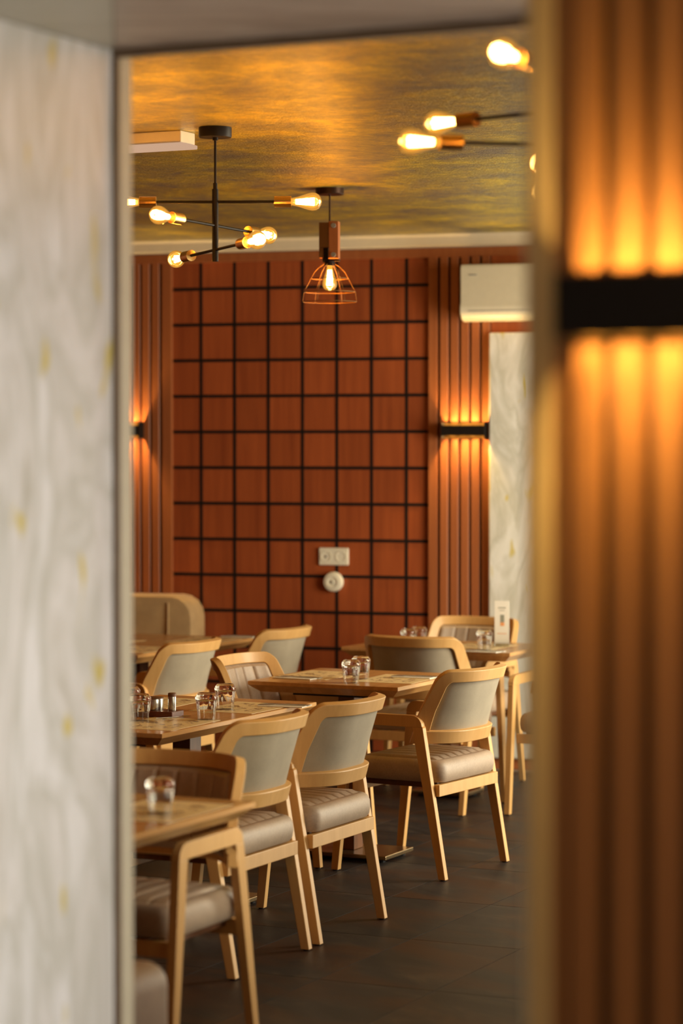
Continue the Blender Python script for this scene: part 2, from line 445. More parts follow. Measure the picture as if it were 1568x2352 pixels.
# ---- panelled wall at the back
wb = structure('wall_back', tuple(WP), -WY)       # local x along the wall, local -y into the room
mb = MB(); mb.box(-4.5, 5.5, 0.02, 0.14, 0, 2.9); mb.build('wall_core', M['backing'], wb)
G = 0.2
u0, u1 = -0.742, 0.757                            # ends of the square grid
zrow0 = 2.6275                                    # first horizontal batten
U = [u0] + [-0.573 + G * k for k in range(7)] + [u1]
ZR = [zrow0 - G * k for k in range(13)]
zs = [2.775] + ZR + [0.06]
bw = 0.016
meshes = {}
for i in range(len(U) - 1):
    for j in range(len(zs) - 1):
        a, b = U[i] + (bw / 2 if i else 0), U[i + 1] - (bw / 2 if i < len(U) - 2 else 0)
        t, l = zs[j] - (bw / 2 if j else 0), zs[j + 1] + bw / 2
        key = (round(b - a, 3), round(t - l, 3))
        if key not in meshes:
            mb = MB(); hw, hh = (b - a) / 2, (t - l) / 2; c = 0.001
            mb.rings([[(-hw, 0.02, -hh), (hw, 0.02, -hh), (hw, 0.02, hh), (-hw, 0.02, hh)],
                      [(-hw, 0.003, -hh), (hw, 0.003, -hh), (hw, 0.003, hh), (-hw, 0.003, hh)],
                      [(-hw + c, 0.0, -hh + c), (hw - c, 0.0, -hh + c), (hw - c, 0.0, hh - c), (-hw + c, 0.0, hh - c)]])
            me = mb.mesh('panel'); me.materials.append(M['veneer']); meshes[key] = me
        o = bpy.data.objects.new('panel', meshes[key]); COL.objects.link(o); o.parent = wb
        o.location = ((a + b) / 2, random.uniform(0, 0.0012), (t + l) / 2)
for k in range(1, 8):
    mb = MB(); mb.box(U[k] - bw / 2, U[k] + bw / 2, -0.0012, 0.02, 0.06, 2.775); mb.build('batten', M['batten'], wb)
for z in ZR:
    mb = MB(); mb.box(u0 + 0.008, u1 - 0.004, -0.004, 0.0195, z - bw / 2, z + bw / 2); mb.build('batten', M['batten'], wb)
def slat_panel(ua, ub, first, pitch, count, slw, parent, mat, depth, z0, z1):
    for k in range(count):
        c = first + pitch * k
        mb = MB(); mb.box(max(ua, c - slw / 2), min(ub, c + slw / 2), -depth, 0.02, z0, z1)
        mb.build('slat', mat, parent, bevel=0.002, seg=1)
# frame strips and slats, right
mb = MB(); mb.box(u1, 0.807, -0.022, 0.02, 0.06, 2.775); mb.build('frame_strip', M['slat'], wb, bevel=0.002)
mb = MB(); mb.box(-0.80, u0, -0.022, 0.02, 0.06, 2.775); mb.build('frame_strip', M['slat'], wb, bevel=0.002)
PT = 0.0587
slat_panel(0.81, 1.16, 0.8445 + 0.0, PT, 5, 0.045, wb, M['slat'], 0.022, 0.06, 2.775)
slat_panel(-2.2, -0.80, -0.839 , -PT, 14, 0.045, wb, M['slat'], 0.022, 0.06, 2.775)
mb = MB(); mb.box(-4.5, 5.5, -0.024, 0.02, 2.775, 2.825); mb.build('top_rail', M['slat'], wb, bevel=0.002)
mb = MB(); mb.box(-4.5, 5.5, -0.03, 0.02, 0.0, 0.06); mb.build('bottom_rail', M['slat'], wb, bevel=0.002)
mb = MB(); mb.box(1.108, 5.5, -0.015, 0.02, 2.36, 2.775); mb.build('wood_panel', M['veneer'], wb)
mb = MB(); mb.box(1.105, 5.5, -0.06, 0.02, 0.06, 2.36); o = mb.build('marble_slab', M['marble'], wb, bevel=0.01, seg=3)
mb = MB(); mb.box(-4.5, -2.2, -0.015, 0.02, 0.06, 2.775); mb.build('wood_panel', M['veneer'], wb)
tr = MB(); tr.rings([[ (x, 0.02, 2.826), (x, -0.012, 2.826), (x, -0.03, 2.838), (x, -0.035, 2.885), (x, -0.05, 2.899), (x, 0.02, 2.899)] for x in (-4.5, 5.5)])
o = tr.build('trim_1', M['cornice']); o.location = tuple(WP); o.rotation_euler = (0, 0, -WY); tag(o, kind='structure')

# ---- side walls and windows of the dining room
def window_wall(name, e, n0, n1, openings, zt, winstart, mat, thick=0.2):
    wl = structure(name)
    z_lo, z_hi = openings[0][2], openings[0][3]
    segs = []; cur = n0
    def blk(a, b, z0, z1):
        if b - a < 0.01: return
        mb = MB(); mb.prism([tuple(EN(*p)[:2]) for p in ((e, a), (e + thick, a), (e + thick, b), (e, b))], z0, z1)
        mb.build('wall_section', mat, wl)
    for (a, b, z0, z1) in openings:
        blk(cur, a, 0, zt); blk(a, b, 0, z0); blk(a, b, z1, zt); cur = b
    blk(cur, n1, 0, zt)
    for i, (a, b, z0, z1) in enumerate(openings):
        wn = structure('window_%d' % (winstart + i), tuple(EN(e + thick * 0.6, (a + b) / 2)), -YAW)
        L = (b - a) / 2
        for y0, y1, q0, q1 in ((-L, -L + 0.05, z0, z1), (L - 0.05, L, z0, z1), (-0.025, 0.025, z0, z1), (-L, L, z0, z0 + 0.05), (-L, L, z1 - 0.05, z1)):
            mb = MB(); mb.box(-0.03, 0.03, y0, y1, q0, q1); mb.build('frame', M['socket'], wn)
        mb = MB(); mb.box(0.01, 0.016, -L + 0.05, L - 0.05, z0 + 0.05, z1 - 0.05); mb.build('pane', M['pane'], wn)
window_wall('wall_right', -1.5, 4.74, 13.9, [(6.0, 7.4, 0.55, 2.35), (9.7, 11.1, 0.55, 2.35), (11.3, 12.7, 0.55, 2.35)], 2.9, 1, M['veneer'])
window_wall('wall_passage', 0.6, 3.42, 4.66, [(3.46, 4.56, 0.15, 1.95)], 2.9, 4, M['plaster'])
mb = MB(); mb.prism([tuple(EN(*p)[:2]) for p in ((-8.9, 4.74), (-8.8, 4.74), (-8.8, 15.5), (-8.9, 15.5))], 0, 2.9)
tag(mb.build('wall_left', M['veneer']), kind='structure')
# entrance side (where the camera stands)
wl = structure('wall_front')
for poly in (((-4.5, -1.7), (-2.0, -1.7), (-2.0, -1.55), (-4.5, -1.55)), ((0.8, -1.7), (2.2, -1.7), (2.2, -1.55), (0.8, -1.55))):
    mb = MB(); mb.prism([tuple(EN(*p)[:2]) for p in poly], 0, 2.9); mb.build('wall_section', M['plaster'], wl)
for z0, z1 in ((0, 0.6), (2.4, 2.9)):
    mb = MB(); mb.prism([tuple(EN(*p)[:2]) for p in ((-2.0, -1.7), (0.8, -1.7), (0.8, -1.55), (-2.0, -1.55))], z0, z1); mb.build('wall_section', M['plaster'], wl)
wn = structure('window_5', tuple(EN(-0.6, -1.62)), -YAW)
for x0, x1, q0, q1 in ((-1.4, -1.34, 0.6, 2.4), (1.34, 1.4, 0.6, 2.4), (-0.03, 0.03, 0.6, 2.4), (-1.4, 1.4, 0.6, 0.66), (-1.4, 1.4, 2.34, 2.4)):
    mb = MB(); mb.box(x0, x1, -0.03, 0.03, q0, q1); mb.build('frame', M['socket'], wn)
mb = MB(); mb.box(-1.34, 1.34, -0.003, 0.003, 0.66, 2.34); mb.build('pane', M['pane'], wn)
mb = MB(); mb.prism([tuple(EN(*p)[:2]) for p in ((2.0, -1.6), (2.2, -1.6), (2.2, 3.25), (2.0, 3.25))], 0, 2.9)
tag(mb.build('wall_entrance_right', M['plaster']), kind='structure')
mb = MB(); mb.prism([tuple(EN(*p)[:2]) for p in ((-4.5, -1.6), (-4.4, -1.6), (-4.4, 3.3), (-4.5, 3.3))], 0, 2.9)
tag(mb.build('wall_entrance_left', M['plaster']), kind='structure')

# ---- portal: marble jamb on the left, soffit, edge trim
PE, PN = toEN(-0.479, 5.40)
wj = structure('wall_portal')
def slabs():
    # marble slabs clad the left reveal, joined vertically
    for (a, b, z0, z1) in ((PN - 1.05, PN, 0.0, 2.585),):
        mb = MB(); c = EN(PE - 0.02, (a + b) / 2)
        mb.box(-0.02, 0.02, -(b - a) / 2, (b - a) / 2, z0, z1)
        o = mb.build('marble_slab', M['marble'], wj, bevel=0.002, seg=1); o.location = tuple(c); o.rotation_euler = (0, 0, -YAW)
slabs()
mb = MB(); mb.prism([tuple(EN(*p)[:2]) for p in ((PE - 1.6, PN - 1.05), (PE - 0.042, PN - 1.05), (PE - 0.042, PN), (PE - 1.6, PN))], 0, 2.9)
mb.build('pier', M['plaster'], wj)
a1 = px(262, 122, 2.585); b1 = px(258, -60, 2.585)
ae = toEN(a1.x, a1.y); be = toEN(b1.x, b1.y)
kk = (be[0] - ae[0]) / (be[1] - ae[1])
n0s = PN - 1.45
jx = lambda n: PE + kk * (n - PN)
mb = MB(); mb.prism([tuple(EN(*p)[:2]) for p in ((PE - 1.6, n0s), (jx(n0s) - 0.001, n0s), (jx(PN) - 0.001, PN), (PE - 1.6, PN))], 2.586, 2.90)
mb.build('soffit_slab', M['soffit2'], wj)
mb = MB(); mb.prism([tuple(EN(*p)[:2]) for p in ((jx(n0s) + 0.001, n0s), (0.6, n0s), (0.6, PN), (jx(PN) + 0.001, PN))], 2.586, 2.90)
mb.build('soffit_slab', M['soffit'], wj)
mb = MB(); mb.prism([tuple(EN(*p)[:2]) for p in ((PE - 1.6, PN), (0.8, PN), (0.8, PN + 0.05), (PE - 1.6, PN + 0.05))], 2.60, 2.98)
mb.build('lintel', M['plaster'], wj)
mb = MB(); mb.prism([tuple(EN(*p)[:2]) for p in ((-8.9, PN - 0.04), (PE - 0.1, PN - 0.04), (PE - 0.1, PN + 0.06), (-8.9, PN + 0.06))], 0.0, 2.98)
mb.build('wall_section', M['veneer'], wj)
mb = MB(); mb.prism([tuple(EN(*p)[:2]) for p in ((PE - 0.04, PN + 0.001), (PE + 0.013, PN + 0.001), (PE + 0.013, PN + 0.05), (PE - 0.04, PN + 0.046))], 0, 2.572)
tag(mb.build('trim_2', M['trim'], bevel=0.002), kind='structure')
mb = MB(); mb.prism([tuple(EN(*p)[:2]) for p in ((PE - 0.01, PN - 0.012), (PE + 0.0135, PN - 0.012), (PE + 0.0135, PN + 0.0005), (PE - 0.01, PN + 0.0005))], 0, 2.566)
tag(mb.build('trim_4', M['edgebrown'], bevel=0.002), kind='structure')  # thin front strip coloured brown for the trim's shaded side
mb = MB(); mb.prism([tuple(EN(*p)[:2]) for p in ((PE - 0.01, PN - 0.012), (0.6, PN - 0.012), (0.6, PN + 0.0005), (PE - 0.01, PN + 0.0005))], 2.567, 2.586)
tag(mb.build('trim_5', M['edgebrown'], bevel=0.002), kind='structure')  # same painted shade along the lintel edge
mb = MB(); mb.prism([tuple(EN(*p)[:2]) for p in ((PE - 0.04, PN + 0.001), (0.6, PN + 0.001), (0.6, PN + 0.05), (PE - 0.04, PN + 0.05))], 2.572, 2.60)
tag(mb.build('trim_3', M['trim'], bevel=0.003), kind='structure')

# ---- slatted pillar in the right foreground
E0 = -1.266; NP = 3.20
def npx(x):
    k = (x - 784) / FPX
    y = NP / (SE * k + CE); return toEN(k * y, y)[0]
wp = structure('wall_pillar')
ea, eb, ec = npx(1187), npx(1216), npx(1270)
mb = MB(); mb.prism([tuple(EN(*p)[:2]) for p in ((ea, NP + 0.028), (eb, NP - 0.0), (ec, NP - 0.0), (ec, NP + 0.02), (1.998, NP + 0.02), (1.998, NP + 0.42), (ea, NP + 0.42))], 0, 2.9)
mb.build('plaster_core', M['ochre'], wp, bevel=0.004)
mb = MB(); mb.prism([tuple(EN(*p)[:2]) for p in ((ec, NP + 0.012), (1.998, NP + 0.012), (1.998, NP + 0.0199), (ec, NP + 0.0199))], 0, 2.9)
mb.build('backing_board', M['darkboard'], wp)
mb = MB(); mb.prism([tuple(EN(*p)[:2]) for p in ((ec + 0.0005, NP + 0.002), (npx(1302), NP + 0.002), (npx(1302), NP + 0.0119), (ec + 0.0005, NP + 0.0119))], 0, 2.9)
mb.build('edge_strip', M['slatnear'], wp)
pit = 0.0576
s0 = npx(1351)
for k in range(14):
    c = s0 + pit * k
    mb = MB(); mb.prism([tuple(EN(*p)[:2]) for p in ((c - 0.0205, NP - 0.012), (c + 0.0205, NP - 0.012), (c + 0.0205, NP + 0.012), (c - 0.0205, NP + 0.012))], 0, 2.9)
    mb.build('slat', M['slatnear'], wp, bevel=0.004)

# ================================================================== LIGHT FITTINGS
WARM = (1.0, 0.48, 0.10)
def point(name, parent, loc, power, radius=0.02, color=WARM):
    d = bpy.data.lights.new(name, 'POINT'); d.energy = power; d.color = color; d.shadow_soft_size = radius
    o = bpy.data.objects.new(name, d); COL.objects.link(o); o.location = loc
    if parent: o.parent = parent
    return o
def bulb_meshes():
    prof = [(0.0135, 0.0), (0.0135, 0.012), (0.017, 0.03), (0.024, 0.052), (0.0305, 0.072), (0.033, 0.086), (0.0315, 0.099), (0.025, 0.110), (0.014, 0.117), (0.006, 0.1195), (0.001, 0.1205)]
    g = MB(); g.lathe(prof, 20, cap0=False)
    f = MB()
    for k in range(5):
        a = 2 * PI * k / 5
        f.cyl((0.005 * math.cos(a), 0.005 * math.sin(a), 0.026), (0.011 * math.cos(a), 0.011 * math.sin(a), 0.094), 0.0045, 6)
    return g, f
def xform(mb, mat):
    mb.v = [mat @ p for p in mb.v]; return mb
def make_bulb(parent_obj, origin, direction, power):
    q = Matrix.Translation(Vector(origin)) @ Vector(direction).to_track_quat('Z', 'Y').to_matrix().to_4x4()
    g, f = bulb_meshes()
    bo = xform(g, q).build('bulb', M['bulbglass'], parent_obj, smooth=True)
    fo = xform(f, q).build('filament', M['filament'], bo)
    point('bulb_light', bo, q @ Vector((0, 0, 0.075)), power, 0.018)
    return bo
def chandelier(x, y, arms, label, power=9.5):
    t = thing('chandelier', label, 'chandelier', (x, y, 2.9), 0, 'six-bulb chandeliers under the gold ceiling')
    mb = MB(); mb.lathe([(0.058, -0.036), (0.060, -0.032), (0.060, 0.0)], 32); mb.build('canopy', M['black'], t, smooth=True)
    mb = MB(); mb.cyl((0, 0, -0.036), (0, 0, -0.21), 0.0045); mb.cyl((0, 0, -0.036), (0, 0, -0.046), 0.010); mb.build('rod', M['black'], t, smooth=True)
    mb = MB(); mb.cyl((0, 0, -0.483), (0, 0, -0.222), 0.0115); mb.cyl((0, 0, -0.222), (0, 0, -0.20), 0.008); mb.build('stem', M['black'], t, smooth=True)
    for (dx, dy, z, tilt) in arms:
        d = Vector((dx, dy, 0)).normalized()
        for s in (1, -1):
            dd = (d * s + Vector((0, 0, tilt * s))).normalized()
            o = Vector((0, 0, z - 2.9))
            mb = MB(); mb.cyl(o, o + dd * 0.215, 0.0052); ar = mb.build('arm', M['black'], t, smooth=True)
            mb = MB()
            q = Matrix.Translation(o + dd * 0.213) @ dd.to_track_quat('Z', 'Y').to_matrix().to_4x4()
            mb.lathe([(0.010, 0), (0.0205, 0.001), (0.0205, 0.062), (0.0195, 0.062), (0.0185, 0.02)], 24, q)
            mb.build('socket', M['brass'], t, smooth=True)
            make_bulb(t, o + dd * (0.213 + 0.052), dd, power)
    return t
c1 = px(494, 293, 2.9)
chandelier(c1.x, c1.y, [(1, -0.03, 2.632, 0.0), (-0.52, -0.85, 2.547, 0.03), (0.46, -0.89, 2.459, 0.03)], 'black six-bulb chandelier hanging whole in view left of the pendant lamp', 13)
chandelier(0.527, 6.763, [(-0.76, 0.65, 2.632, 0.0), (-0.98, -0.19, 2.547, 0.0), (0.08, 1.0, 2.459, 0.0)], 'chandelier half hidden by slatted pillar, two lit bulbs with brass sockets reaching left', 6)
chandelier(0.530, 6.015, [(-0.48, -0.877, 2.625, 0.0), (0.03, 1.0, 2.547, 0.0), (0.11, 1.0, 2.459, 0.0)], 'chandelier nearest the camera, one bulb end showing beside the pillar at the top', 2.2)

def pendant():
    p = px(757, 433, 2.9)
    t = thing('pendant_lamp', 'pendant lamp with wooden block, wire cage and one bare bulb', 'pendant lamp', (p.x, p.y, 2.9), R(-8))
    mb = MB(); mb.lathe([(0.060, -0.028), (0.064, -0.024), (0.064, 0.0)], 32); mb.build('canopy', M['darkbrown'], t, smooth=True)
    mb = MB(); mb.cyl((0, 0, -0.028), (0, 0, -0.16), 0.004); mb.build('cord', M['darkbrown'], t, smooth=True)
    mb = MB(); mb.box(-0.046, 0.0, -0.018, 0.022, -0.265, -0.152); mb.box(-0.046, -0.026, -0.018, 0.022, -0.31, -0.265)
    mb.build('rear_block', M['walnut'], t, bevel=0.002)
    mb = MB(); mb.box(-0.001, 0.044, -0.035, 0.022, -0.315, -0.148); mb.build('front_block', M['slat'], t, bevel=0.003)
    for z in (-0.168, -0.298):
        mb = MB(); mb.cyl((0.022, -0.035, z), (0.022, -0.044, z), 0.011, 8); mb.build('bolt', M['grey'], t)
    mb = MB(); mb.box(-0.030, -0.008, -0.012, 0.012, -0.33, -0.265); mb.build('hook', M['batten'], t)
    mb = MB(); mb.cyl((0, 0, -0.318), (0, 0, -0.345), 0.022); mb.box(-0.03, 0.044, -0.02, 0.02, -0.325, -0.316); mb.build('lamp_holder', M['batten'], t, smooth=True)
    make_bulb(t, (0, 0, -0.338), (0, 0, -1), 40)
    cg = MB()
    def ring(r, z, w=0.0014): cg.tube([(r * math.cos(2 * PI * k / 40), r * math.sin(2 * PI * k / 40), z) for k in range(40)], w, 6, True)
    ring(0.083, -0.402); ring(0.115, -0.462, 0.0019); ring(0.120, -0.506)
    for k in range(6):
        a = 2 * PI * k / 6 + 0.2
        pr = [(0.020, -0.335), (0.045, -0.350), (0.068, -0.374), (0.083, -0.402), (0.100, -0.434), (0.115, -0.462), (0.121, -0.506)]
        cg.tube([(r * math.cos(a), r * math.sin(a), z) for r, z in pr], 0.0011, 6)
    cg.build('wire_cage', M['cagewire'], t, smooth=True)
pendant()

def sconce(label, origin, rz, power, front=0.65, shift=0.0, W=0.122, D=0.078, lz=0.018):
    # local x along the wall, local -y out of the wall
    t = thing('wall_sconce', label, 'wall lamp', origin, rz, 'black up-and-down wall sconces')
    H = 0.0425
    mb = MB()
    mb.box(-W, W, -D, -D + 0.004, -H * front, H * front)
    mb.box(-W, -W + 0.004, -D + 0.004, 0, -H, H); mb.box(W - 0.004, W, -D + 0.004, 0, -H, H)
    mb.build('housing', M['black'], t)
    mb = MB(); mb.box(-W + 0.004, W - 0.004, -0.004, 0, -H, H); mb.build('reflector', M['brass'], t)
    for k in range(4):
        x = (k - 1.5) * 0.058 + shift
        for s in (1, -1):
            y = -0.034 if s > 0 else -0.056
            mb = MB(); mb.cyl((x, y, -(lz + 0.006) * s), (x, y, -lz * s), 0.009, 14)
            ln = mb.build('lens', M['led'], t)
            d = bpy.data.lights.new('beam', 'SPOT'); d.energy = power; d.color = (1.0, 0.65, 0.21); d.shadow_soft_size = 0.007
            d.spot_size = R(112); d.spot_blend = 1.0
            o = bpy.data.objects.new('beam_light', d); COL.objects.link(o); o.parent = ln
            o.location = (x, y, (0.004 - lz) * s)
            o.rotation_euler = (PI if s > 0 else 0, 0, 0)
        mb = MB(); mb.box(x - 0.003, x + 0.003, -D + 0.004, -0.004, -0.0035, 0.0035); mb.build('lamp_bracket', M['black'], t)
    return t
ps = EN(s0 + 1.5 * pit + 0.016, NP - 0.012, 1.932)
sconce('large black wall sconce close up on the slatted pillar, throwing amber scallops', tuple(ps), -YAW, 8.5, 1.0, -0.016, 0.118, 0.078, 0.030)
def wallu(x, off=0.0):
    k = (x - 784) / FPX
    # (WP + WD u + WN off) . x = k * y
    ax = WP.x + WN.x * off; ay = WP.y + WN.y * off
    return (k * ay - ax) / (WD.x - k * WD.y)
def wallz(x, y, off=0.0):
    u = wallu(x, off); p = WALL(u, off, 0)
    k = -(y - 1176) / FPX
    return CAM_H + p.y * (k - math.tan(PITCH)) / (1 + k * math.tan(PITCH))
sconce('small black wall sconce on the slats below the air conditioner', tuple(WALL(wallu(1067, 0.05), 0.022, wallz(1067, 989))), -WY, 13.0)
sconce('wall sconce on the slats at the edge of the white column, mostly hidden', tuple(WALL(wallu(326, 0.05) - 0.122, 0.022, wallz(326, 989))), -WY, 13.0)

# ceiling batten light at upper left
p = px(419, 336, 2.84)
t = thing('ceiling_light', 'white box light fitting on the ceiling at upper left behind the chandelier', 'ceiling light', (p.x, p.y, 2.9), -YAW)
mb = MB(); mb.box(-0.62, -0.008, 0.0, 0.11, -0.045, 0.0); mb.build('housing', M['acwhite'], t, bevel=0.004)
mb = MB(); mb.box(-0.62, 0.0, -0.006, 0.116, -0.060, -0.045); mb.build('diffuser', M['tube'], t, bevel=0.004)

# air conditioner
ua = wallu(1056, 0.2); zb = wallz(1056, 738, 0.2); zt = wallz(1056, 607, 0.2)
t = thing('air_conditioner', 'white wall-mounted air conditioner above the slats beside the pillar', 'air conditioner', tuple(WALL(ua, 0.024, 0)), -WY)
prof = [(0.0, zb + 0.02), (-0.10, zb + 0.0), (-0.165, zb + 0.012), (-0.195, zb + 0.035), (-0.203, zb + 0.06), (-0.200, zb + 0.085), (-0.190, zb + 0.10), (-0.192, zt - 0.02), (-0.18, zt - 0.004), (-0.15, zt), (0.0, zt)]
mb = MB(); mb.rings([[(x, y * sc_, z) for y, z in prof] for x, sc_ in ((0.0, 0.93), (0.008, 1.0), (0.84, 1.0), (0.848, 0.93))])
mb.build('body', M['acwhite'], t, smooth=True)
mb = MB(); mb.box(0.05, 0.80, -0.205, -0.200, zb + 0.052, zb + 0.056); mb.build('flap_seam', M['grey'], t)
mb = MB(); mb.box(0.055, 0.095, -0.195, -0.191, zt - 0.062, zt - 0.056); mb.build('badge', M['grey'], t)

# sockets on the wall
u = wallu(766, 0.01); z = wallz(766, 1278)
t = thing('socket_plate', 'ivory double socket plate on the grid panelling above the round outlet', 'socket', tuple(WALL(u, 0.0, z)), -WY)
mb = MB(); mb.box(-0.086, 0.086, -0.013, -0.002, -0.048, 0.048); mb.build('plate', M['socket'], t, bevel=0.006, seg=3)
for dx in (-0.043, 0.043):
    mb = MB(); q = Matrix.Translation((dx, -0.0125, 0)) @ Matrix.Rotation(R(90), 4, 'X'); mb.lathe([(0.031, 0), (0.031, 0.003), (0.027, 0.003), (0.025, -0.001), (0.001, -0.001)], 28, q)
    so = mb.build('insert', M['socket'], t, smooth=True)
mb = MB(); mb.cyl((-0.043, -0.0128, -0.002), (-0.043, -0.0165, -0.002), 0.006, 12); mb.build('hole', M['grey'], t)
z = wallz(766, 1336)
t = thing('round_outlet', 'round ivory wall outlet box on the grid panelling under the socket plate', 'outlet', tuple(WALL(u, 0.0, z)), -WY)
mb = MB(); q = Matrix.Translation((0, -0.002, 0)) @ Matrix.Rotation(R(90), 4, 'X')
mb.lathe([(0.055, 0), (0.055, 0.022), (0.050, 0.032), (0.03, 0.036), (0.028, 0.032), (0.012, 0.032), (0.010, 0.035), (0.001, 0.035)], 36, q); mb.build('cover', M['socket'], t, smooth=True)
mb = MB(); mb.cyl((0, -0.036, 0), (0, -0.039, 0), 0.005, 12); mb.build('screw', M['grey'], t)

# ================================================================== CHAIRS
def shell(u, z):
    k = (0.85 - z) / 0.27
    au = abs(u)
    x = u * (0.243 + 0.024 * k)
    yc = -0.234 - 0.29 * (z - 0.55)
    k = (0.85 - max(z, 0.675)) / 0.27
    side = (0.100 + 0.066 * k) * au ** 3.0
    return Vector((x, yc + side, z))
def shell_n(u, z):
    du = shell(u + 0.01, z) - shell(u - 0.01, z); dz = shell(u, z + 0.01) - shell(u, z - 0.01)
    n = dz.cross(du).normalized()
    return n if n.y > 0 else -n          # points to the sitter
def arc(n, a0, a1): return [a0 + (a1 - a0) * i / n for i in range(n + 1)]
def chair_back(t):
    outer, inner = [], []
    zb_ = 0.585
    for i in range(7): outer.append((1.0, zb_ + (0.800 - zb_) * i / 6)); inner.append((0.86, zb_ + (0.776 - zb_) * i / 6))
    for i in range(1, 6):
        a = PI / 2 * i / 5
        outer.append((0.88 + 0.12 * math.cos(a), 0.800 + 0.046 * math.sin(a))); inner.append((0.81 + 0.05 * math.cos(a), 0.776 + 0.024 * math.sin(a)))
    for i in range(1, 7): outer.append((0.88 * (1 - i / 6), 0.846)); inner.append((0.81 * (1 - i / 6), 0.800))
    full_o = outer + [(-u, z) for u, z in reversed(outer[:-1])]
    full_i = inner + [(-u, z) for u, z in reversed(inner[:-1])]
    mb = MB(); rings = []
    for (uo, zo), (ui, zi) in zip(full_o, full_i):
        no, ni = shell_n(uo, zo), shell_n(ui, zi)
        po, pi_ = shell(uo, zo), shell(ui, zi)
        rings.append([po + no * 0.010, po - no * 0.021, pi_ - ni * 0.021, pi_ + ni * 0.010])
    mb.rings(rings); mb.build('back_frame', M['beech'], t, smooth=True, bevel=0.0025, seg=2)
    # lower rail
    mb = MB(); rings = []
    for i in range(25):
        u = -1.0 + 2.0 * i / 24
        z0, z1 = 0.548, 0.600
        n0 = shell_n(u, z0); a, b = shell(u, z0), shell(u, z1)
        rings.append([a + n0 * 0.004, a - n0 * 0.026, b - n0 * 0.026, b + n0 * 0.004])
    mb.rings(rings); mb.build('back_rail', M['beech'], t, smooth=True, bevel=0.003, seg=2)
    def sheet(name, mat, ulim, z0, z1, off, nu, nz, channel, sgn):
        mb = MB(); vs = []; fs = []
        for j in range(nz + 1):
            for i in range(nu + 1):
                u = -ulim + 2 * ulim * i / nu; z = z0 + (z1 - z0) * j / nz
                eu = min(1, (1 - abs(u) / ulim) / 0.07 + 0.0); ez = min(1, min(j, nz - j) / (nz * 0.08))
                edge = math.sqrt(max(0, eu * (2 - eu))) * math.sqrt(max(0, ez * (2 - ez)))
                d = off * (0.15 + 0.85 * edge)
                if channel and edge > 0.9:
                    ph = (u / ulim * 3) % 1.0
                    g = min(ph, 1 - ph)
                    d -= 0.007 * max(0, 1 - g / 0.16) ** 1.5
                vs.append(shell(u, z) + shell_n(u, z) * d * sgn)
        for j in range(nz):
            for i in range(nu):
                a = j * (nu + 1) + i; fs.append((a, a + 1, a + nu + 2, a + nu + 1))
        mb.add(vs, fs)
        # closing lip towards the frame
        k = len(mb.v); per = [j * 0 + i for i in range(nu + 1)] + [j * (nu + 1) + nu for j in range(1, nz + 1)] + [nz * (nu + 1) + i for i in reversed(range(nu))] + [j * (nu + 1) for j in reversed(range(1, nz))]
        for q in per:
            i, j = q % (nu + 1), q // (nu + 1)
            u = -ulim + 2 * ulim * i / nu; z = z0 + (z1 - z0) * j / nz
            mb.v.append(shell(u, z) - shell_n(u, z) * 0.002 * sgn)
        for q in range(len(per)):
            mb.f.append((per[q], per[(q + 1) % len(per)], k + (q + 1) % len(per), k + q))
        return mb.build(name, mat, t, smooth=True)
    sheet('back_panel', M['weave'], 0.88, 0.580, 0.808, 0.006, 28, 12, False, -1)
    sheet('back_cushion', M['leather'], 0.855, 0.565, 0.798, 0.026, 72, 14, True, 1)
def leg_profile(y_top, y_bot, w_top, w_bot, z_top):
    return [(y_bot - w_bot / 2, 0.004), (y_bot + w_bot / 2, 0.004), (y_top + w_top / 2, z_top), (y_top - w_top / 2, z_top)]
